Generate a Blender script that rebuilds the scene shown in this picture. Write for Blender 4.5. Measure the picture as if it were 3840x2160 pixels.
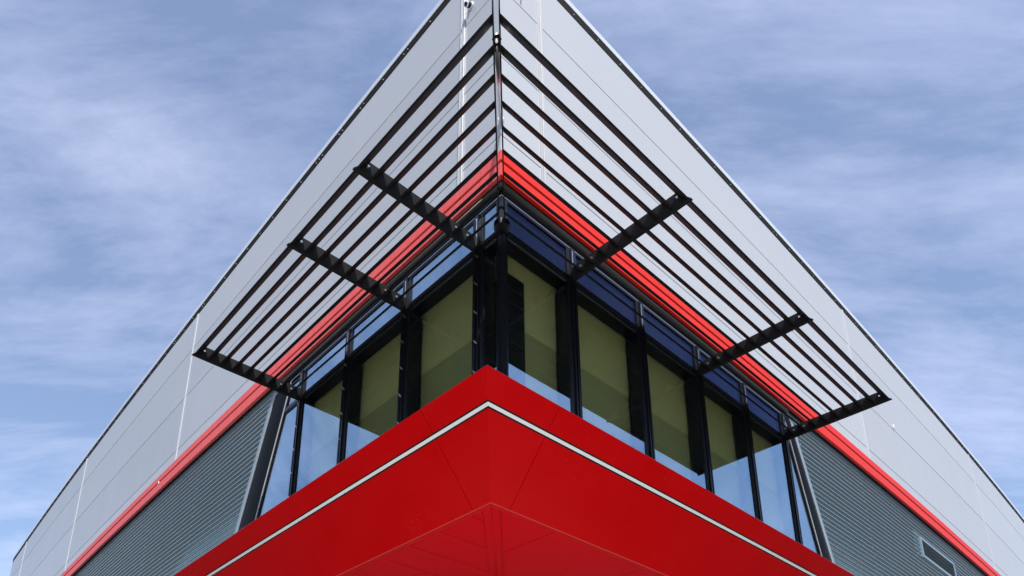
import bpy, bmesh, math, random
from mathutils import Vector, Matrix

random.seed(7)
for o in list(bpy.data.objects):
    bpy.data.objects.remove(o)
scene = bpy.context.scene
COL = scene.collection

# ------------------------------------------------------------------ camera
SC = 0.55                      # metres per survey unit
CAMZ = 1.7
FPX, CX, CY = 2829.38, 1791.95, 2218.71      # calibrated on a 3840 x 2160 frame
PITCH, ROLL = 0.335475, 0.0072626
cam = bpy.data.cameras.new('camera')
cam.sensor_fit = 'HORIZONTAL'
cam.sensor_width = 36.0
cam.lens = FPX / 3840 * 36.0
cam.shift_x = (1920 - CX) / 3840
cam.shift_y = (CY - 1080) / 3840
cam.clip_start, cam.clip_end = 0.05, 5000
cam_o = bpy.data.objects.new('camera', cam)
COL.objects.link(cam_o)
cam_o.matrix_world = (Matrix.Translation((0, 0, CAMZ)) @ Matrix.Rotation(math.pi / 2 + PITCH, 4, 'X')
                      @ Matrix.Rotation(ROLL, 4, 'Z'))
scene.camera = cam_o

# ------------------------------------------------------------------ sky, sun, exposure
PH = {'R': 0.73233, 'L': 0.83847}
KA = {'R': 0.0010619, 'L': 0.000937}
XC, YC = 0.352367, 10.0
nR = Vector((math.sin(PH['R']), -math.cos(PH['R']), 0))
nL = Vector((-math.sin(PH['L']), -math.cos(PH['L']), 0))
sun_dir = (nL * 1.0 + nR * 1.9 + Vector((0, 0, 3.0))).normalized()      # towards the sun
elev = math.asin(sun_dir.z)
azim = math.atan2(sun_dir.x, sun_dir.y)

world = bpy.data.worlds.new('World')
scene.world = world
world.use_nodes = True
wn, wl = world.node_tree.nodes, world.node_tree.links
wn.clear()
w_out = wn.new('ShaderNodeOutputWorld')
w_bg = wn.new('ShaderNodeBackground')
w_bg.inputs['Strength'].default_value = 0.125
sky = wn.new('ShaderNodeTexSky')
sky.sky_type = 'NISHITA'
sky.sun_disc = False
sky.sun_elevation = elev
sky.sun_rotation = azim
sky.air_density = 1.0
sky.dust_density = 0.6
sky.ozone_density = 3.0
# thin cirrus: noise on the sky plane (direction / height)
tc = wn.new('ShaderNodeTexCoord')
sep = wn.new('ShaderNodeSeparateXYZ')
wl.new(tc.outputs['Generated'], sep.inputs[0])
addz = wn.new('ShaderNodeMath'); addz.operation = 'MAXIMUM'
wl.new(sep.outputs['Z'], addz.inputs[0]); addz.inputs[1].default_value = 0.0
addz2 = wn.new('ShaderNodeMath'); addz2.operation = 'ADD'
wl.new(addz.outputs[0], addz2.inputs[0]); addz2.inputs[1].default_value = 0.25
dx = wn.new('ShaderNodeMath'); dx.operation = 'DIVIDE'
dy = wn.new('ShaderNodeMath'); dy.operation = 'DIVIDE'
wl.new(sep.outputs['X'], dx.inputs[0]); wl.new(addz2.outputs[0], dx.inputs[1])
wl.new(sep.outputs['Y'], dy.inputs[0]); wl.new(addz2.outputs[0], dy.inputs[1])
comb = wn.new('ShaderNodeCombineXYZ')
wl.new(dx.outputs[0], comb.inputs[0]); wl.new(dy.outputs[0], comb.inputs[1])
mp = wn.new('ShaderNodeMapping')
mp.inputs['Rotation'].default_value = (0, 0, math.radians(28))
mp.inputs['Scale'].default_value = (0.8, 2.3, 1.0)
mp.inputs['Location'].default_value = (3.3, 1.7, 0)
wl.new(comb.outputs[0], mp.inputs[0])
n1 = wn.new('ShaderNodeTexNoise')
n1.inputs['Scale'].default_value = 2.4
n1.inputs['Detail'].default_value = 9
n1.inputs['Roughness'].default_value = 0.65
n1.inputs['Distortion'].default_value = 0.25
wl.new(mp.outputs[0], n1.inputs['Vector'])
n2 = wn.new('ShaderNodeTexNoise')
n2.inputs['Scale'].default_value = 0.8
n2.inputs['Detail'].default_value = 3
wl.new(comb.outputs[0], n2.inputs['Vector'])
r1 = wn.new('ShaderNodeMapRange')
r1.inputs['From Min'].default_value = 0.42; r1.inputs['From Max'].default_value = 0.76
wl.new(n1.outputs['Fac'], r1.inputs['Value'])
r2 = wn.new('ShaderNodeMapRange')
r2.inputs['From Min'].default_value = 0.32; r2.inputs['From Max'].default_value = 0.62
r2.inputs['To Min'].default_value = 0.35
wl.new(n2.outputs['Fac'], r2.inputs['Value'])
mul = wn.new('ShaderNodeMath'); mul.operation = 'MULTIPLY'
wl.new(r1.outputs[0], mul.inputs[0]); wl.new(r2.outputs[0], mul.inputs[1])
mul2 = wn.new('ShaderNodeMath'); mul2.operation = 'MULTIPLY_ADD'
wl.new(mul.outputs[0], mul2.inputs[0]); mul2.inputs[1].default_value = 0.56; mul2.inputs[2].default_value = 0.11
mixs = wn.new('ShaderNodeMix'); mixs.data_type = 'RGBA'
wl.new(mul2.outputs[0], mixs.inputs['Factor'])
wl.new(sky.outputs[0], mixs.inputs['A'])
mixs.inputs['B'].default_value = (5.1, 5.4, 7.0, 1)
wl.new(mixs.outputs['Result'], w_bg.inputs['Color'])
wl.new(w_bg.outputs[0], w_out.inputs['Surface'])

sun = bpy.data.lights.new('sun', 'SUN')
sun.energy = 4.2
sun.angle = math.radians(0.53)
sun.color = (1.0, 0.955, 0.89)
sun_o = bpy.data.objects.new('sun', sun)
COL.objects.link(sun_o)
sun_o.rotation_euler = (-sun_dir).to_track_quat('-Z', 'Y').to_euler()
sun_o.location = (12, -12, 30)

scene.view_settings.view_transform = 'Standard'
scene.view_settings.look = 'None'
scene.view_settings.exposure = 0.68
scene.view_settings.gamma = 1.0
scene.view_settings.use_curve_mapping = False
scene.render.engine = 'CYCLES'
scene.cycles.max_bounces = 10
scene.cycles.transparent_max_bounces = 16

# ------------------------------------------------------------------ materials
def bsdf(name, base, rough=0.5, metal=0.0, coat=0.0, coat_rough=0.1, spec=0.5):
    m = bpy.data.materials.new(name)
    m.use_nodes = True
    b = m.node_tree.nodes['Principled BSDF']
    b.inputs['Base Color'].default_value = (*base, 1)
    b.inputs['Roughness'].default_value = rough
    b.inputs['Metallic'].default_value = metal
    b.inputs['Coat Weight'].default_value = coat
    b.inputs['Coat Roughness'].default_value = coat_rough
    b.inputs['Specular IOR Level'].default_value = spec
    return m, b

def weather(m, b, base, scale=(1, 1, 1), nscale=3.0, amt=0.12, tint=(0.9, 0.9, 0.9), rvar=0.1, bump=0.0, bscale=1.2):
    """uneven paint: colour, gloss and a little relief from object-space noise"""
    nt = m.node_tree; N, L = nt.nodes, nt.links
    t = N.new('ShaderNodeTexCoord'); mpn = N.new('ShaderNodeMapping')
    mpn.inputs['Scale'].default_value = scale
    L.new(t.outputs['Object'], mpn.inputs[0])
    n = N.new('ShaderNodeTexNoise'); n.inputs['Scale'].default_value = nscale
    n.inputs['Detail'].default_value = 6; n.inputs['Roughness'].default_value = 0.6
    L.new(mpn.outputs[0], n.inputs['Vector'])
    r = N.new('ShaderNodeMapRange'); r.inputs['From Min'].default_value = 0.35; r.inputs['From Max'].default_value = 0.72
    r.inputs['To Max'].default_value = amt
    L.new(n.outputs['Fac'], r.inputs['Value'])
    mx = N.new('ShaderNodeMix'); mx.data_type = 'RGBA'
    L.new(r.outputs[0], mx.inputs['Factor'])
    mx.inputs['A'].default_value = (*base, 1); mx.inputs['B'].default_value = (*tint, 1)
    L.new(mx.outputs['Result'], b.inputs['Base Color'])
    rr = N.new('ShaderNodeMapRange')
    r0 = b.inputs['Roughness'].default_value
    rr.inputs['To Min'].default_value = max(0.02, r0 - rvar); rr.inputs['To Max'].default_value = r0 + rvar
    L.new(n.outputs['Fac'], rr.inputs['Value']); L.new(rr.outputs[0], b.inputs['Roughness'])
    if bump:
        n3 = N.new('ShaderNodeTexNoise'); n3.inputs['Scale'].default_value = bscale; n3.inputs['Detail'].default_value = 2
        L.new(t.outputs['Object'], n3.inputs['Vector'])
        bp = N.new('ShaderNodeBump'); bp.inputs['Strength'].default_value = bump; bp.inputs['Distance'].default_value = 0.02
        L.new(n3.outputs['Fac'], bp.inputs['Height']); L.new(bp.outputs[0], b.inputs['Normal'])

def specks(m, b, col=(0.85, 0.75, 0.72), scale=28, thr=0.045, amount=0.8):
    """sparse pale specks (dust, droppings, chipped paint) over the current base colour"""
    nt = m.node_tree; N, L = nt.nodes, nt.links
    t = N.new('ShaderNodeTexCoord')
    v = N.new('ShaderNodeTexVoronoi'); v.inputs['Scale'].default_value = scale
    L.new(t.outputs['Object'], v.inputs['Vector'])
    lt = N.new('ShaderNodeMath'); lt.operation = 'LESS_THAN'; lt.inputs[1].default_value = thr
    L.new(v.outputs['Distance'], lt.inputs[0])
    big = N.new('ShaderNodeTexNoise'); big.inputs['Scale'].default_value = 1.4; big.inputs['Detail'].default_value = 3
    L.new(t.outputs['Object'], big.inputs['Vector'])
    gt = N.new('ShaderNodeMapRange'); gt.inputs['From Min'].default_value = 0.5; gt.inputs['From Max'].default_value = 0.66
    gt.inputs['To Max'].default_value = amount
    L.new(big.outputs['Fac'], gt.inputs['Value'])
    mu = N.new('ShaderNodeMath'); mu.operation = 'MULTIPLY'
    L.new(lt.outputs[0], mu.inputs[0]); L.new(gt.outputs[0], mu.inputs[1])
    mx = N.new('ShaderNodeMix'); mx.data_type = 'RGBA'
    old = b.inputs['Base Color'].links[0].from_socket if b.inputs['Base Color'].links else None
    if old: L.new(old, mx.inputs['A'])
    else: mx.inputs['A'].default_value = b.inputs['Base Color'].default_value
    mx.inputs['B'].default_value = (*col, 1)
    L.new(mu.outputs[0], mx.inputs['Factor']); L.new(mx.outputs['Result'], b.inputs['Base Color'])

def vary(m, b, lo, hi):
    """sheets from different batches: each object a touch lighter or darker"""
    nt = m.node_tree; N, L = nt.nodes, nt.links
    oi = N.new('ShaderNodeObjectInfo'); r = N.new('ShaderNodeMapRange')
    r.inputs['To Min'].default_value = lo; r.inputs['To Max'].default_value = hi
    L.new(oi.outputs['Random'], r.inputs['Value'])
    hs = N.new('ShaderNodeHueSaturation')
    L.new(r.outputs[0], hs.inputs['Value'])
    L.new(b.inputs['Base Color'].links[0].from_socket, hs.inputs['Color'])
    L.new(hs.outputs[0], b.inputs['Base Color'])

M = {}
M['panel'], b = bsdf('panel_silver', (0.395, 0.403, 0.415), 0.40, 0.0, 0.2, 0.22)
weather(M['panel'], b, (0.395, 0.403, 0.415), (1, 1, 0.35), 1.6, 0.22, (0.345, 0.355, 0.37), 0.06, 0.10, 0.7)
vary(M['panel'], b, 0.93, 1.05)
M['core'], b = bsdf('wall_core', (0.05, 0.05, 0.055), 0.8)
M['strip'], b = bsdf('joint_aluminium', (0.50, 0.51, 0.53), 0.40, 0.15)
M['coping'], b = bsdf('coping_metal', (0.60, 0.63, 0.66), 0.35, 0.2)
weather(M['coping'], b, (0.60, 0.63, 0.66), (1, 1, 1), 4, 0.25, (0.45, 0.48, 0.5), 0.08)
M['cope_shade'], b = bsdf('coping_shade_strip', (0.012, 0.010, 0.009), 0.7, 0.0, 0.0, 0.1, 0.1)
M['trim'], b = bsdf('trim_red', (0.60, 0.016, 0.005), 0.50, 0.0, 0.0, 0.22, 0.25)
weather(M['trim'], b, (0.60, 0.016, 0.005), (9, 9, 0.6), 3.0, 0.25, (0.62, 0.05, 0.03), 0.08)
# the left facade's trim is chalked and faded
M['trim_faded'], b = bsdf('trim_red_chalked', (0.68, 0.070, 0.060), 0.5, 0.0, 0.0, 0.25, 0.3)
weather(M['trim_faded'], b, (0.68, 0.070, 0.060), (9, 9, 0.5), 3.0, 0.4, (0.72, 0.19, 0.17), 0.08)
M['trim_in'], b = bsdf('trim_groove_red', (0.30, 0.008, 0.006), 0.5)
M['skirt'], b = bsdf('skirt_red', (0.49, 0.0008, 0.0015), 0.30, 0.0, 0.0, 0.12, 0.06)
weather(M['skirt'], b, (0.49, 0.0008, 0.0015), (1, 1, 1), 2.0, 0.4, (0.54, 0.003, 0.006), 0.08, 0.06, 0.7)
specks(M['skirt'], b)
M['soffit'], b = bsdf('soffit_red', (0.56, 0.0005, 0.003), 0.16, 0.0, 0.0, 0.06, 0.025)
weather(M['soffit'], b, (0.54, 0.001, 0.004), (1, 1, 1), 1.3, 0.3, (0.5, 0.006, 0.008), 0.06, 0.08, 0.8)
M['edge_red'], b = bsdf('skirt_pale_edge', (0.60, 0.045, 0.02), 0.5)  # paler, more orange red along the skirt's lower edge
M['stripe'], b = bsdf('stripe_white', (0.78, 0.77, 0.72), 0.45)
weather(M['stripe'], b, (0.78, 0.77, 0.72), (1, 1, 1), 6, 0.3, (0.66, 0.65, 0.6), 0.05)
M['black'], b = bsdf('black_seal', (0.010, 0.011, 0.012), 0.5, 0.0, 0.0, 0.1, 0.2)
M['post'], b = bsdf('post_black', (0.005, 0.006, 0.007), 0.55, 0.0, 0.0, 0.1, 0.06)
M['frame'], b = bsdf('frame_black', (0.007, 0.0075, 0.010), 0.26, 0.0, 0.0, 0.15, 0.3)
M['pipe'], b = bsdf('tube_dark', (0.05, 0.048, 0.045), 0.4)
M['fin'], b = bsdf('louvre_anthracite', (0.007, 0.007, 0.008), 0.6, 0.0, 0.0, 0.2, 0.12)
weather(M['fin'], b, (0.007, 0.007, 0.008), (1, 1, 1), 5, 0.5, (0.013, 0.013, 0.013), 0.08)
M['steel'], b = bsdf('stainless', (0.78, 0.77, 0.76), 0.30, 1.0)
M['clad'], b = bsdf('corrugated_grey', (0.46, 0.57, 0.60), 0.17, 1.0, 0.0, 0.12)
weather(M['clad'], b, (0.46, 0.57, 0.60), (0.4, 0.4, 0.4), 1.2, 0.35, (0.36, 0.43, 0.445), 0.04)
M['flash'], b = bsdf('flashing_bluegrey', (0.19, 0.25, 0.29), 0.36, 0.2)
M['white'], b = bsdf('white_plastic', (0.8, 0.8, 0.8), 0.4)
M['ceil'], b = bsdf('room_ceiling', (0.80, 0.80, 0.78), 0.8)
weather(M['ceil'], b, (0.80, 0.80, 0.78), (1, 1, 1), 0.9, 0.2, (0.7, 0.7, 0.66), 0.05)
M['room'], b = bsdf('room_wall', (0.62, 0.61, 0.56), 0.8)
M['floor'], b = bsdf('room_floor', (0.42, 0.40, 0.36), 0.6)
M['base'], b = bsdf('ground_floor_wall', (0.34, 0.34, 0.34), 0.6)
weather(M['base'], b, (0.34, 0.34, 0.34), (1, 1, 1), 1.5, 0.3, (0.26, 0.26, 0.26), 0.05)
M['ground'], b = bsdf('asphalt', (0.04, 0.04, 0.042), 0.85)
weather(M['ground'], b, (0.04, 0.04, 0.042), (1, 1, 1), 0.5, 0.5, (0.06, 0.058, 0.056), 0.05, 0.3, 8)
M['bounce_paving'], b = bsdf('bounce_paving', (0.60, 0.58, 0.54), 0.85)
weather(M['bounce_paving'], b, (0.60, 0.58, 0.54), (1, 1, 1), 0.5, 0.5, (0.36, 0.35, 0.33), 0.05, 0.3, 8)
M['roof'], b = bsdf('roof_membrane', (0.3, 0.3, 0.31), 0.8)

def glass(name, tint, refl, base_r, power=4.0):
    """coated solar glass: tinted see-through plus a mirror film that grows towards grazing"""
    m = bpy.data.materials.new(name); m.use_nodes = True
    nt = m.node_tree; N, L = nt.nodes, nt.links
    N.clear()
    out = N.new('ShaderNodeOutputMaterial'); mx = N.new('ShaderNodeMixShader')
    tr = N.new('ShaderNodeBsdfTransparent'); tr.inputs['Color'].default_value = (*tint, 1)
    gl = N.new('ShaderNodeBsdfGlossy'); gl.inputs['Color'].default_value = (*refl, 1); gl.inputs['Roughness'].default_value = 0.0
    fc = N.new('ShaderNodeLayerWeight'); fc.inputs['Blend'].default_value = 0.5
    lw = N.new('ShaderNodeMath'); lw.operation = 'POWER'; lw.inputs[1].default_value = power
    L.new(fc.outputs['Facing'], lw.inputs[0])
    mr = N.new('ShaderNodeMapRange')
    mr.inputs['From Min'].default_value = 0.0; mr.inputs['From Max'].default_value = 1.0
    mr.inputs['To Min'].default_value = base_r; mr.inputs['To Max'].default_value = 1.0
    L.new(lw.outputs[0], mr.inputs['Value']); L.new(mr.outputs[0], mx.inputs['Fac'])
    # panes are never perfectly flat
    t = N.new('ShaderNodeTexCoord'); n = N.new('ShaderNodeTexNoise'); n.inputs['Scale'].default_value = 0.9
    n.inputs['Detail'].default_value = 1.5
    L.new(t.outputs['Object'], n.inputs['Vector'])
    bp = N.new('ShaderNodeBump'); bp.inputs['Strength'].default_value = 0.04; bp.inputs['Distance'].default_value = 0.02
    L.new(n.outputs['Fac'], bp.inputs['Height']); L.new(bp.outputs[0], gl.inputs['Normal'])
    L.new(tr.outputs[0], mx.inputs[1]); L.new(gl.outputs[0], mx.inputs[2]); L.new(mx.outputs[0], out.inputs['Surface'])
    return m
M['glass'] = glass('glass_solar', (0.98, 0.99, 0.88), (0.62, 0.82, 1.0), 0.52)
M['glass_dark'] = glass('glass_dark_reflection', (0.5, 0.55, 0.7), (0.20, 0.23, 0.42), 0.07)  # dark reflection in the right-hand top panes, put into the glass colour
M['glass_in'] = glass('glass_inner_face', (0.99, 0.99, 0.95), (0.9, 0.95, 1.0), 0.02)
M['blind'], b = bsdf('blind_fabric', (0.90, 0.86, 0.44), 0.85)
weather(M['blind'], b, (0.90, 0.86, 0.44), (7, 7, 0.12), 2.0, 0.6, (0.70, 0.78, 0.50), 0.03)
M['board'], b = bsdf('parapet_board', (0.58, 0.57, 0.29), 0.8)
weather(M['board'], b, (0.58, 0.57, 0.29), (7, 7, 0.12), 2.0, 0.6, (0.46, 0.51, 0.32), 0.03)

# ------------------------------------------------------------------ geometry helpers
GLZ = [False]          # glazing, louvres and room sit a little nearer than first surveyed: shrink about the eye
KG = 0.973
WN = {'R': 7.204, 'L': 6.953}
def P(side, s, d, z):
    if GLZ[0]:
        wd, ws = WN[side], WN['L' if side == 'R' else 'R']
        return P0(side, -ws + KG * (s + ws), wd + KG * (d - wd), KG * z)
    return P0(side, s, d, z)

def P0(side, s, d, z):
    """point s along a facade from the corner, d in front of it, z above the camera (survey units)"""
    ph, ka = PH[side], KA[side]
    a = ph + ka * s
    sg = 1 if side == 'R' else -1
    x = XC + sg * (math.sin(a) - math.sin(ph)) / ka + sg * d * math.sin(a)
    y = YC - (math.cos(a) - math.cos(ph)) / ka - d * math.cos(a)
    return Vector((x * SC, y * SC, CAMZ + z * SC))

def loft(sections, close=True, caps=True, bm=None):
    bm = bm or bmesh.new()
    rings = [[bm.verts.new(p) for p in sec] for sec in sections]
    n = len(rings[0])
    for a, c in zip(rings, rings[1:]):
        for i in range(n if close else n - 1):
            j = (i + 1) % n
            bm.faces.new((a[i], a[j], c[j], c[i]))
    if caps and close and n > 2:
        bm.faces.new(rings[0]); bm.faces.new(list(reversed(rings[-1])))
    return bm

def sweep(side, prof, s0, s1, step=5.0, close=True, bm=None):
    """sweep a (d, z) outline along a facade; s0/s1 may be functions of (d, z)"""
    f0 = s0 if callable(s0) else (lambda d, z: s0)
    f1 = s1 if callable(s1) else (lambda d, z: s1)
    L = max(abs(f1(d, z) - f0(d, z)) for d, z in prof)
    n = max(1, int(math.ceil(L / step)))
    secs = []
    for k in range(n + 1):
        t = k / n
        secs.append([P(side, f0(d, z) * (1 - t) + f1(d, z) * t, d, z) for d, z in prof])
    return loft(secs, close, close, bm)

def rect(d0, d1, z0, z1):
    return [(d0, z0), (d1, z0), (d1, z1), (d0, z1)]

mitre = lambda d, z: -d

def cyl(p0, p1, r0, r1=None, n=12, bm=None):
    r1 = r0 if r1 is None else r1
    ax = (p1 - p0).normalized()
    u = ax.orthogonal().normalized(); v = ax.cross(u)
    ring = lambda p, r: [p + u * r * math.cos(2 * math.pi * i / n) + v * r * math.sin(2 * math.pi * i / n) for i in range(n)]
    return loft([ring(p0, r0), ring(p1, r1)], bm=bm)

def link(name, bm, mat, parent=None, smooth=False, kind=None):
    bmesh.ops.recalc_face_normals(bm, faces=bm.faces[:])
    me = bpy.data.meshes.new(name)
    bm.to_mesh(me); bm.free()
    me.materials.append(M[mat])
    if smooth:
        for p in me.polygons: p.use_smooth = True
    o = bpy.data.objects.new(name, me)
    COL.objects.link(o)
    if parent:
        o.parent = parent
        o.matrix_parent_inverse = parent.matrix_world.inverted()
    if kind: o['kind'] = kind
    return o

def empty(name, loc, label, cat, group=None):
    o = bpy.data.objects.new(name, None)
    o.location = loc
    COL.objects.link(o)
    bpy.context.view_layer.update()
    o['label'] = label; o['category'] = cat
    if group: o['group'] = group
    return o

def bevel(o, w=0.004, seg=2):
    md = o.modifiers.new('edge', 'BEVEL'); md.width = w; md.segments = seg; md.limit_method = 'ANGLE'
    return o

GZ = (0.12 - CAMZ) / SC          # bounce apron height in survey units
END = 46.0

# ------------------------------------------------------------------ ground
bm = bmesh.new()
R_ = 900
vs = [bm.verts.new((x, y, 0)) for x, y in ((-R_, -R_), (R_, -R_), (R_, R_), (-R_, R_))]
bm.faces.new(vs)
g = link('ground', bm, 'ground'); g['kind'] = 'structure'
# unseen pale apron, added to bounce light up at the skirt and blinds
bm = loft([[Vector((x, y, z)) for x, y in ((-7, -6), (7, -6), (9, 8), (-9, 8))] for z in (-0.05, 0.12)])
pv = link('bounce_apron', bm, 'bounce_paving'); pv['kind'] = 'structure'

# ------------------------------------------------------------------ the building
bld = empty('office_building', P('R', 0, 0, GZ), 'silver panelled corner building with red trim band, corner windows and red projecting skirt', 'building')

Z_TRIM0, Z_TRIM1 = 11.13, 11.70
Z_TOP = 17.375
rows = [(11.70, 12.11), (12.11, 14.08), (14.08, 15.98), (15.98, Z_TOP)]
GAP = 0.0095
cols = {'L': [(None, 1.055), (1.145, 15.05), (15.05, 28.36), (28.36, 41.6), (41.6, END)],
        'R': [(None, 1.055), (1.145, 16.02), (16.02, 30.0), (30.0, 43.9), (43.9, END)]}
for side in 'LR':
    wall = link('wall', sweep(side, rect(-0.40, -0.05, Z_TRIM0 + 0.08, Z_TOP + 0.1), mitre, END), 'core', bld)
    for (a, b_) in cols[side]:
        for (z0, z1) in rows:
            s0 = mitre if a is None else a + 0.02
            s1 = b_ - 0.02
            pr = rect(-0.048, 0.0, z0 + GAP, z1 - GAP)
            bevel(link('wall_panel', sweep(side, pr, s0, s1), 'panel', wall), 0.003, 1)
    # cover strip beside the corner: three raised aluminium ribs on a thin plate
    bm = sweep(side, rect(-0.046, 0.004, Z_TRIM1, Z_TOP), 1.04, 1.16)
    js_ = link('joint_strip', bm, 'panel', wall)
    for c in (1.045, 1.085, 1.145):
        link('strip_rib', sweep(side, rect(0.004, 0.03, Z_TRIM1, Z_TOP), c, c + 0.011), 'strip', bld)
    for c in [x[0] for x in cols[side][2:]]:
        bm = sweep(side, rect(-0.046, 0.018, Z_TRIM1, Z_TOP), c - 0.055, c + 0.055)
        link('joint_strip', bm, 'strip', wall)
    # parapet coping over a screwed strip, shade under the coping put into its colour
    cp = link('coping', sweep(side, [(-0.5, 17.60), (0.02, 17.60), (0.02, 17.76), (0.0, 17.80), (-0.5, 17.84)], mitre, END), 'coping', bld)
    link('shade_strip', sweep(side, rect(-0.2, 0.006, Z_TOP + 0.004, 17.598), mitre, END), 'cope_shade', cp)
    bm = bmesh.new()
    s = 0.6
    while s < 40:
        c = P(side, s, 0.004, 17.47)
        cyl(c, P(side, s, 0.024, 17.47), 0.008, 0.006, 6, bm)
        s += 0.82 if random.random() > 0.12 else 0.16
    link('screw', bm, 'steel', cp, kind='stuff')
    # red trim: two folded bands with a groove between them
    up = link('trim_band', sweep(side, rect(-0.04, 0.04, 11.465, Z_TRIM1), mitre, END), 'trim' if side == 'R' else 'trim_faded', bld)
    up['label'] = 'upper fold of the red trim band'
    bevel(up, 0.006)
    link('trim_groove', sweep(side, rect(-0.045, 0.012, 11.40, 11.47), mitre, END), 'trim_in', up)
    lo = link('trim_band', sweep(side, rect(-0.04, 0.04, Z_TRIM0 - 0.02, 11.405), mitre, END), 'trim' if side == 'R' else 'trim_faded', bld)
    lo['label'] = 'lower fold of the red trim band'
    bevel(lo, 0.006)
    # dark underside of the overhang
    link('soffit', sweep(side, rect(-0.45, -0.041, Z_TRIM0 + 0.012, Z_TRIM0 + 0.05), mitre, END), 'black', bld)

# roof slab
bm = bmesh.new()
pts = [P('L', END, -0.3, 17.7)] + [P('L', s, -0.3, 17.7) for s in (30, 15, 0.3)] + [P('R', s, -0.3, 17.7) for s in (0.3, 15, 30, END)]
far = (pts[0] + pts[-1]) / 2 + Vector((0, 25, 0)); far.z = pts[0].z
bm.faces.new([bm.verts.new(p) for p in pts + [far]])
link('roof', bm, 'roof', bld)

# ------------------------------------------------------------------ glazing
DG = -0.30
SILL = 7.02
TR0, TR1 = 10.33, 10.42
slL = lambda z: 7.976 + 0.358 * (10.79 - z)       # slanted inner edge of the end light
slR = lambda z: 10.96 + 0.298 * (10.23 - z)
ouL = lambda z: 8.51 + 0.405 * (11.07 - z)        # outer edge of the slanted flashing
ouR = lambda z: 10.94 + 0.366 * (10.77 - z)
mull = {'L': [0.92, 3.09, 5.25, 7.33], 'R': [2.16, 4.37, 6.56, 8.66, 10.68]}
MW = 0.10
slant = {'L': slL, 'R': slR}; outer = {'L': ouL, 'R': ouR}

def quad_prism(side, pts, d0, d1):
    """pts: (s, z) corner list; extruded from d0 to d1"""
    return loft([[P(side, s, d0, z) for s, z in pts], [P(side, s, d1, z) for s, z in pts]])

def window(side, sa0, sa1, sb0, sb1, z0, z1):
    """light between s = sa (left edge, at z0 / z1) and sb; frame bars with a pane inside"""
    f = 0.035
    bm = bmesh.new()
    L_ = lambda z: sa0 + (sa1 - sa0) * (z - z0) / (z1 - z0)
    R_ = lambda z: sb0 + (sb1 - sb0) * (z - z0) / (z1 - z0)
    for poly in ([(L_(z0), z0), (R_(z0), z0), (R_(z0 + f), z0 + f), (L_(z0 + f), z0 + f)],
                 [(L_(z1 - f), z1 - f), (R_(z1 - f), z1 - f), (R_(z1), z1), (L_(z1), z1)],
                 [(L_(z0 + f), z0 + f), (L_(z0 + f) + f, z0 + f), (L_(z1 - f) + f, z1 - f), (L_(z1 - f), z1 - f)],
                 [(R_(z0 + f) - f, z0 + f), (R_(z0 + f), z0 + f), (R_(z1 - f), z1 - f), (R_(z1 - f) - f, z1 - f)]):
        secs = [[P(side, s, DG - 0.10, z) for s, z in poly], [P(side, s, DG + 0.005, z) for s, z in poly]]
        loft(secs, bm=bm)
    w = link('window', bm, 'frame', bld)
    e = f - 0.004
    pane = [(L_(z0 + e) + e, z0 + e), (R_(z0 + e) - e, z0 + e), (R_(z1 - e) - e, z1 - e), (L_(z1 - e) + e, z1 - e)]
    po = link('pane', quad_prism(side, pane, DG - 0.045, DG - 0.02), 'glass_in', w)
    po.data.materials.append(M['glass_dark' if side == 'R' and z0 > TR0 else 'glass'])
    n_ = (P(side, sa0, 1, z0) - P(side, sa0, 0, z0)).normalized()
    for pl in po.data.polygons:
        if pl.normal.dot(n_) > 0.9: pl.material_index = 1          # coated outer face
    return w

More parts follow.
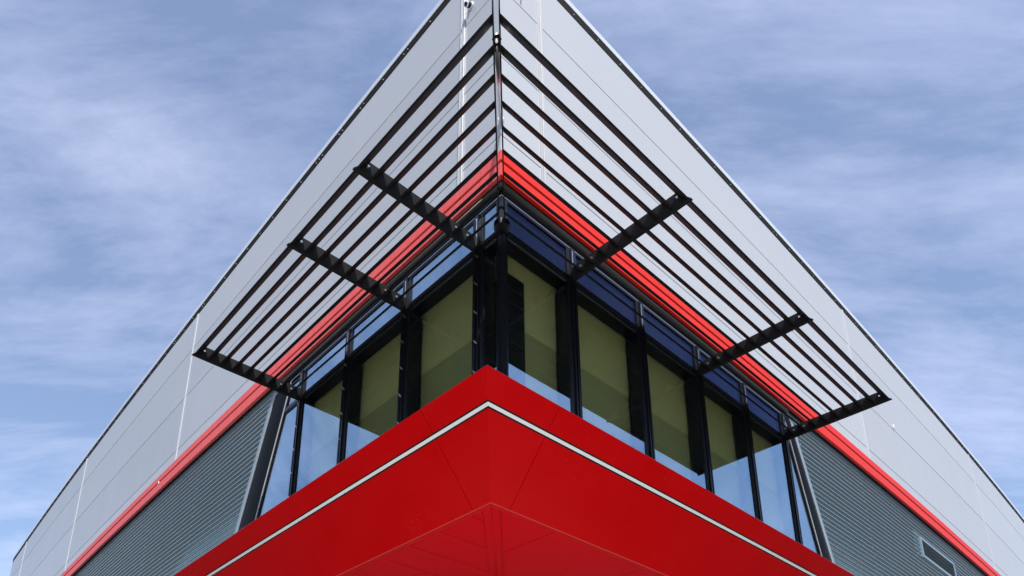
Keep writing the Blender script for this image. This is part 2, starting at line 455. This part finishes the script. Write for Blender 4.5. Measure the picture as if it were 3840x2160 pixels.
GLZ[0] = True
for side in 'LR':
    ms = mull[side]
    for i, c in enumerate(ms):
        bm = sweep(side, rect(-0.62, DG + 0.012, SILL, Z_TRIM0 + 0.01), c - MW, c + MW)
        mu_ = link('mullion', bm, 'frame', bld)
        bevel(mu_, 0.004)
        bm = sweep(side, rect(DG + 0.013, DG + 0.05, SILL, Z_TRIM0), c - 0.055, c - 0.02)
        sweep(side, rect(DG + 0.013, DG + 0.05, SILL, Z_TRIM0), c + 0.02, c + 0.055, bm=bm)
        link('cover_cap', bm, 'frame', mu_)
        bm = sweep(side, rect(DG + 0.014, DG + 0.042, TR1 + 0.02, Z_TRIM0 - 0.06), c - 0.012, c + 0.012)
        link('cap_insert', bm, 'steel', mu_)
        if side == 'L':
            for k in range(5):  # added steel bits that stand in for sun glints on the mullions
                zc = 10.15 - 0.62 * k
                p = P(side, c - 0.03, DG + 0.05, zc)
                link('glint_pin', cyl(p, P(side, c + 0.035, DG + 0.06, zc + 0.09), 0.007, 0.005, 6), 'steel', mu_)
    edges = [None] + ms
    for i in range(len(ms)):
        a = (0.40 if i == 0 else ms[i - 1] + MW + 0.003)
        b_ = ms[i] - MW - 0.003
        window(side, a, a, b_, b_, SILL, TR0 - 0.002)
        window(side, a, a, b_, b_, TR1 + 0.002, Z_TRIM0 - 0.005)
    cuts = [0.66] + ms + [ms[-1] + 1.0]
    for i in range(len(ms)):
        a, b_ = cuts[i] + (0.0 if i == 0 else MW + 0.01), cuts[i + 1] - MW - 0.01
        link('roller_blind', sweep(side, rect(-0.66, -0.652, 8.90, 10.42), a, b_), 'blind', bld)
        link('parapet_board', sweep(side, rect(-0.70, -0.67, SILL - 0.1, 8.93), a, b_), 'board', bld)
    a = ms[-1] + MW + 0.003
    sl = slant[side]
    window(side, a, a, sl(SILL), sl(TR0), SILL, TR0 - 0.002)
    ztop = 11.05
    window(side, a, a, max(sl(TR1), a + 0.12), max(sl(ztop), a + 0.09), TR1 + 0.002, ztop)
    # transom rail with a deep inner header
    tr = link('transom', sweep(side, rect(-0.62, DG + 0.02, TR0, TR1), lambda d, z: -d, lambda d, z: sl(z) - 0.02), 'frame', bld)
    link('sill_rail', sweep(side, rect(-0.62, DG + 0.02, SILL - 0.12, SILL - 0.002), mitre, lambda d, z: sl(z)), 'frame', bld)
    # opaque back of the top lights
    link('spandrel_back', sweep(side, rect(-0.66, -0.60, TR1 + 0.01, Z_TRIM0 + 0.01), mitre, lambda d, z: sl(z) + 0.5), 'black', bld)
    # slanted dark end post, bright glazing bead and blue grey flashing
    zt, zb = Z_TRIM0 + 0.005, SILL - 0.2
    ou = outer[side]
    def slab(fa, fb, d0, d1):
        secs = []
        for z in (zb, zt):
            secs.append([P(side, fa(z), d0, z), P(side, fb(z), d0, z), P(side, fb(z), d1, z), P(side, fa(z), d1, z)])
        return loft(secs)
    # rounded dark post between the glass edge and the flashing
    secs = []
    for z in (zb, zt):
        pa, pb = P(side, sl(z) + 0.035, -0.27, z), P0(side, ou(KG * z) - 0.20, -0.13, KG * z)
        ia, ib = P(side, sl(z) + 0.035, -0.62, z), P0(side, ou(KG * z) - 0.20, -0.45, KG * z)
        nn = (P0(side, 8, 1, 0) - P0(side, 8, 0, 0))
        ring = [ia]
        for k in range(9):
            t = k / 8
            ring.append(pa.lerp(pb, t) + nn * 0.05 * math.sin(math.pi * t))
        ring.append(ib)
        secs.append(ring)
    link('end_post', loft(secs), 'post', bld)
    link('glazing_bead', slab(lambda z: sl(z) + 0.002, lambda z: sl(z) + 0.022, -0.285, -0.262), 'strip', bld)
    GLZ[0] = False
    zt = Z_TRIM0 - 0.015
    fl = link('end_flashing', slab(lambda z: ou(z) - 0.16, lambda z: ou(z), -0.20, -0.115), 'flash', bld)
    link('flashing_return', slab(lambda z: ou(z) - 0.188, lambda z: ou(z) - 0.165, -0.15, -0.105), 'strip', fl)
    # dark tube under the trim
    n = 12
    ring = [(-0.085 + 0.055 * math.cos(2 * math.pi * k / n), 11.06 + 0.055 * math.sin(2 * math.pi * k / n)) for k in range(n)]
    link('tube', sweep(side, ring, mitre, lambda d, z: ou(11.06) - 0.3), 'pipe', bld, True)
    # black fascia with a thin bright rail between the glass and the trim
    fa = link('head_fascia', sweep(side, rect(-0.45, -0.145, KG * Z_TRIM0 + 0.008, Z_TRIM0 + 0.01), mitre, lambda d, z: ou(z) - 0.25), 'frame', bld)
    link('head_rail', sweep(side, rect(-0.144, -0.085, KG * Z_TRIM0 + 0.010, KG * Z_TRIM0 + 0.024), mitre, lambda d, z: ou(z) - 0.25), 'steel', fa)
    GLZ[0] = True

# corner post
bm = loft([[P('R', -d, d, z) for d in (DG + 0.03,)] + [P('R', 0.40, DG + 0.0, z), P('R', 0.40, -0.5, z), P('L', 0.40, -0.5, z), P('L', 0.40, DG + 0.0, z)] for z in (SILL, Z_TRIM0)])
link('corner_post', bm, 'frame', bld)

# ------------------------------------------------------------------ room behind the glass
for side in 'LR':
    e = 11.5
    link('room_ceiling', sweep(side, rect(-2.05, -0.625, 10.44, 10.50), mitre, e), 'ceil', bld)
    link('room_ceiling', sweep(side, rect(-9.0, -2.05, 10.80, 10.86), mitre, e), 'ceil', bld)
    link('ceiling_step', sweep(side, rect(-2.06, -2.0, 10.505, 10.80), mitre, e), 'ceil', bld)
    link('room_floor', sweep(side, rect(-9.0, -0.55, SILL - 0.30, SILL - 0.13), mitre, e), 'floor', bld)
    link('room_wall', sweep(side, rect(-9.1, -9.0, SILL - 0.2, 10.9), mitre, e), 'room', bld)
    link('room_wall', loft([[P(side, e, d, z) for d, z in rect(-9.0, -0.62, SILL - 0.2, 10.85)], [P(side, e + 0.1, d, z) for d, z in rect(-9.0, -0.62, SILL - 0.2, 10.85)]]), 'room', bld)
# free-standing dark column just inside the corner
bm = loft([[P('R', 0.72, -0.60, z), P('R', 1.15, -0.60, z), P('R', 1.15, -1.02, z), P('R', 0.72, -1.02, z)] for z in (SILL - 0.1, 9.9)])
link('inner_column', bm, 'frame', bld)

GLZ[0] = False
# ------------------------------------------------------------------ corrugated cladding
def corrugated(side, z0, z1, s0f, s1):
    per, amp = 0.150, 0.044
    n = int(round((z1 - z0) / per * 10))
    prof = [(-0.165 + amp * math.cos(2 * math.pi * (z1 - (z1 - z0) * k / n) / per), z1 - (z1 - z0) * k / n) for k in range(n + 1)]
    bm = sweep(side, prof, s0f, s1, 6.0, close=False)
    return link('corrugated_cladding', bm, 'clad', bld, True)
SK_END = 16.0
cut = {'R': (20.02, 23.72, 9.60, 10.36)}
for side in 'LR':
    ou = outer[side]
    c = corrugated(side, 6.62, Z_TRIM0 + 0.02, lambda d, z: ou(z) - 0.02, END)
    link('head_flashing', sweep(side, rect(-0.16, -0.118, Z_TRIM0 - 0.13, Z_TRIM0 - 0.002), lambda d, z: ou(z) + 0.01, END), 'flash', c)
    corrugated(side, GZ, 6.62, lambda d, z: SK_END, END)
    bm = bmesh.new()
    for k in range(9):
        s = 9.3 + 4.2 * k + (2.2 if side == 'R' else 0)
        for j in range(16):
            z = 10.95 - 0.30 * j
            if s > ou(z) + 0.3:
                cyl(P(side, s, -0.135, z), P(side, s, -0.112, z), 0.006, 0.005, 6, bm)
    link('screw', bm, 'flash', c, kind='stuff')
    # waterproof back-up wall behind the cladding, ground floor set back under the skirt
    link('backing_wall', sweep(side, rect(-0.6, -0.24, 6.62, Z_TRIM0), lambda d, z: ou(z) - 0.25, END), 'core', bld)
    link('ground_floor_wall', sweep(side, rect(-4.4, -4.1, GZ, 5.6), mitre, SK_END + 0.5), 'base', bld)
    link('return_wall', loft([[P(side, SK_END + x, d, z) for d, z in rect(-4.1, -0.2, GZ, SILL)] for x in (0.02, 0.3)]), 'base', bld)

# ventilation grille
v0, v1, vz0, vz1 = cut['R']
bm = bmesh.new()
for poly in ([(v0, vz0), (v1, vz0), (v1, vz0 + 0.09), (v0, vz0 + 0.09)], [(v0, vz1 - 0.09), (v1, vz1 - 0.09), (v1, vz1), (v0, vz1)],
             [(v0, vz0 + 0.09), (v0 + 0.12, vz0 + 0.09), (v0 + 0.12, vz1 - 0.09), (v0, vz1 - 0.09)], [(v1 - 0.12, vz0 + 0.09), (v1, vz0 + 0.09), (v1, vz1 - 0.09), (v1 - 0.12, vz1 - 0.09)]):
    loft([[P('R', s, d, z) for s, z in poly] for d in (-0.20, -0.085)], bm=bm)
vent = link('vent_grille', bm, 'flash', bld)
link('grille_back', sweep('R', rect(-0.134, -0.128, vz0 + 0.05, vz1 - 0.05), v0 + 0.05, v1 - 0.05), 'black', vent)
for k in range(7):
    z = vz0 + 0.13 + k * 0.075
    link('slat', sweep('R', [(-0.126, z + 0.035), (-0.098, z), (-0.094, z + 0.008), (-0.122, z + 0.043)], v0 + 0.12, v1 - 0.12), 'flash', vent)

# ------------------------------------------------------------------ red projecting skirt
DR1, DL1, Z1, DROP, RHO = 0.20, 0.5046, 6.905, 1.454, 0.817
DEL = DL1 - DR1
mit = {'R': lambda d, z: -(d + DEL), 'L': lambda d, z: -(d - DEL)}
top = {'R': DR1, 'L': DL1}
jts = {'R': [1.12, 9.99], 'L': [1.42, 10.9]}
cth = 1 / math.hypot(1, RHO)
def slope_prof(side, t0, t1, lift, th):
    """slab on the inclined face between drops t0..t1, its front lifted by `lift`"""
    d1 = top[side]
    nd, nz = cth, -RHO * cth                # outward normal of the inclined face
    f = lambda t, o: (d1 - RHO * t + nd * o, Z1 - t + nz * o)
    return [f(t0, lift), f(t1, lift), f(t1, lift - th), f(t0, lift - th)]
for side in 'LR':
    d1 = top[side]
    bk = link('skirt', sweep(side, slope_prof(side, 0.015, DROP - 0.01, -0.028, 0.06), mit[side], SK_END), 'black', bld)
    for (t0, t1) in ((0.0, 0.340), (0.427, DROP)):
        ed = [None] + jts[side] + [SK_END]
        for a, b_ in zip(ed, ed[1:]):
            s0 = mit[side] if a is None else a + 0.005
            pn = link('skirt_panel', sweep(side, slope_prof(side, t0, t1, 0.0, 0.026), s0, b_ - 0.005 if b_ != SK_END else b_), 'skirt', bk)
            bevel(pn, 0.003, 2)
    link('light_stripe', sweep(side, slope_prof(side, 0.362, 0.405, -0.004, 0.022), mit[side], SK_END), 'stripe', bk)
    # top cover back to the glass, lip under the lower edge
    link('skirt_cover', sweep(side, [(d1 - 0.01, Z1 + 0.002), (d1 - 0.02, Z1 + 0.022), (-0.085, Z1 - 0.03), (-0.085, Z1 - 0.06)], mit[side], SK_END), 'flash', bk)
    db, zb = d1 - RHO * DROP, Z1 - DROP
    link('skirt_lip', sweep(side, rect(db - 0.13, db - 0.004, zb + 0.004, zb + 0.04), mit[side], SK_END), 'skirt', bk)
    link('lip_edge', sweep(side, rect(db - 0.010, db + 0.002, zb - 0.006, zb + 0.003), mit[side], SK_END), 'edge_red', bk)
    # end cheek
    link('skirt_cheek', loft([[P(side, SK_END + x, d, z) for d, z in ((d1, Z1), (db, zb), (-0.3, zb), (-0.3, Z1))] for x in (0.0, 0.03)]), 'skirt', bk)
    # underside panels, joints square to the edge, a border strip along the hip
    z = zb + 0.045
    dm = DEL if side == 'R' else -DEL
    hip = lambda d: -(d + dm)                # s of the hip line at offset d
    inv = lambda s: -(s + dm)                # offset of the hip line at s
    de = db - 0.145
    border = 0.22
    step = 0.89 if side == 'L' else 2.67
    first = 1.67 if side == 'L' else 2.42
    js = [hip(de) + border] + [first + step * k for k in range(20) if first + step * k < SK_END] + [SK_END]
    for a, b_ in zip(js, js[1:]):
        g_ = 0.006
        lim = lambda s: max(inv(s - border), -4.1)
        poly = [(a + g_, de), (b_ - g_, de), (b_ - g_, lim(b_ - g_))]
        sk = 4.1 - dm + border               # where the hip border reaches the set-back wall
        if a + g_ < sk < b_ - g_: poly.append((sk, -4.1))
        poly.append((a + g_, lim(a + g_)))
        if abs(poly[0][1] - poly[-1][1]) < 0.02: poly.pop()
        bm = loft([[P(side, s, d, zz) for s, d in poly] for zz in (z, z + 0.03)])
        link('soffit_panel', bm, 'soffit', bk)
    poly = [(hip(de) + 0.008, de), (hip(de) + border - 0.006, de), (hip(-4.1) + border - 0.006, -4.1), (hip(-4.1) + 0.008, -4.1)]
    link('soffit_panel', loft([[P(side, s, d, zz) for s, d in poly] for zz in (z, z + 0.03)]), 'soffit', bk)
    link('soffit_back', sweep(side, rect(-4.15, db - 0.05, z + 0.035, z + 0.06), mit[side], SK_END), 'black', bk)

# ------------------------------------------------------------------ sun louvres
ZL, FH, FW, FT = 10.36, 0.29, 0.195, 0.03
fins_d = [2.305 - 0.2840 * i for i in range(9)]
brk = {'L': [0.95, 3.10, 7.37], 'R': [2.13, 6.53, 10.68]}
lab = {'L': 'black steel sun louvre frame above the windows left of the corner',
       'R': 'black steel sun louvre frame above the windows right of the corner'}
HP = 0.085
GLZ[0] = True
for side in 'LR':
    lv = empty('sun_louvre', P(side, brk[side][1], DG, ZL), lab[side], 'louvre', 'sun louvres meeting at the corner')
    stops = [None] + brk[side]
    for a, b_ in zip(stops, stops[1:]):
        for d in fins_d:
            prof = [(d, ZL), (d - 0.035, ZL - 0.002), (d - FW - 0.035, ZL + FH - 0.03), (d - FW - 0.01, ZL + FH)]
            s0 = (lambda dd, zz: -dd + HP) if a is None else a + 0.016
            fo = link('fin', sweep(side, prof, s0, b_ - 0.016), 'fin', lv)
            bevel(fo, 0.003, 1)
    for k, c in enumerate(brk[side]):
        outd = 2.33
        bm = loft([[P(side, c + x, d, z) for d, z in ((outd, ZL - 0.01), (DG - 0.0, ZL - 0.01), (DG - 0.0, ZL + FH), (outd - 0.26, ZL + FH))] for x in (-0.014, 0.014)])
        # foot flange along the lower edge
        x0, x1 = (0.014, 0.065) if side == 'R' else (0.014, 0.065)
        loft([[P(side, c + x, d, z) for d, z in rect(DG, outd, ZL - 0.012, ZL + 0.008)] for x in (x0, x1)], bm=bm)
        br = link('bracket', bm, 'fin', lv)
        for d in (2.10, 0.24, -0.03):
            for sg in (-1, 1):
                p0 = P(side, c + sg * 0.014, d, ZL + 0.16); p1 = P(side, c + sg * 0.045, d, ZL + 0.16)
                link('bolt', cyl(p0, p1, 0.014, 0.012, 8), 'steel', br)
    # hip plate where the two frames meet
    bm = loft([[P(side, -d + x, d, z) for x in (HP - 0.028, HP)] + [P(side, -d + HP, d, ZL + FH), P(side, -d + HP - 0.028, d, ZL + FH)] if False else
               [P(side, -d + HP - 0.028, d, ZL - 0.01), P(side, -d + HP, d, ZL - 0.01), P(side, -d + HP, d, ZL + FH - 0.06), P(side, -d + HP - 0.028, d, ZL + FH - 0.06)]
               for d, z in ((-0.22, ZL), (2.335, ZL))])
    hp = link('hip_plate', bm, 'fin', lv)
    for d in (2.03, 1.96, 0.30, 0.02):
        p0 = P(side, -d, d, ZL + 0.06); ax = (P(side, -d + 0.15, d - 0.15, ZL) - P(side, -d, d, ZL))
        ax = (P(side, -d + 0.1, d, ZL + 0.06) - p0)
        link('bolt', cyl(p0, p0 + ax * 0.8, 0.012, 0.012, 8), 'fin', hp)

# tie rod from the louvre corner up to the wall corner
rod = empty('tie_rod', P0('R', 0, 0, 12.42), 'slim shiny steel tie rod from the louvre tip to the wall corner', 'rod')
a_, b_ = P('R', -2.02, 2.02, ZL + 0.05), P0('R', -0.02, 0.02, 12.42)
link('rod', cyl(a_, a_ + (b_ - a_) * 0.97, 0.026, 0.022, 16), 'steel', rod, True)
link('clevis', cyl(a_ + (b_ - a_) * 0.97, b_, 0.014, 0.014, 10), 'fin', rod)
link('eye_plate', cyl(P0('R', 0.02, -0.02, 12.42), P0('R', -0.06, 0.06, 12.40), 0.035, 0.028, 12), 'steel', rod)

# hub where the louvre meets the corner post
hub = link('louvre_hub', cyl(P('R', 0.26, -0.26, ZL - 0.02), P('R', 0.26, -0.26, ZL + 0.09), 0.075, 0.075, 20), 'frame', bld)

GLZ[0] = False
# ------------------------------------------------------------------ small fittings on the wall
wl_ = empty('wall_sensor', P('L', 0.86, 0, 16.40), 'small dark sensor fitting on the left wall beside the corner strip', 'sensor')
c0, c1 = P('L', 0.86, 0.0, 16.40), P('L', 0.86, 0.03, 16.40)
link('base', cyl(c0, c1, 0.045, 0.042, 18), 'white', wl_, True)
link('body', cyl(c1, P('L', 0.87, 0.11, 16.36), 0.034, 0.030, 18), 'frame', wl_, True)
link('lens_ring', cyl(P('L', 0.87, 0.111, 16.36), P('L', 0.872, 0.13, 16.352), 0.034, 0.034, 18), 'white', wl_, True)
link('lens', cyl(P('L', 0.872, 0.131, 16.352), P('L', 0.875, 0.15, 16.345), 0.026, 0.018, 18), 'frame', wl_, True)
for side, s, z0, z1 in (('R', 19.1, 14.07, 14.27), ('R', 0.55, 16.1, 16.3), ('L', 16.3, 11.36, 11.48)):
    link('pipe_stub', cyl(P(side, s, 0.03, z0), P(side, s, 0.03, z1), 0.009, 0.009, 8), 'white', bld, True)
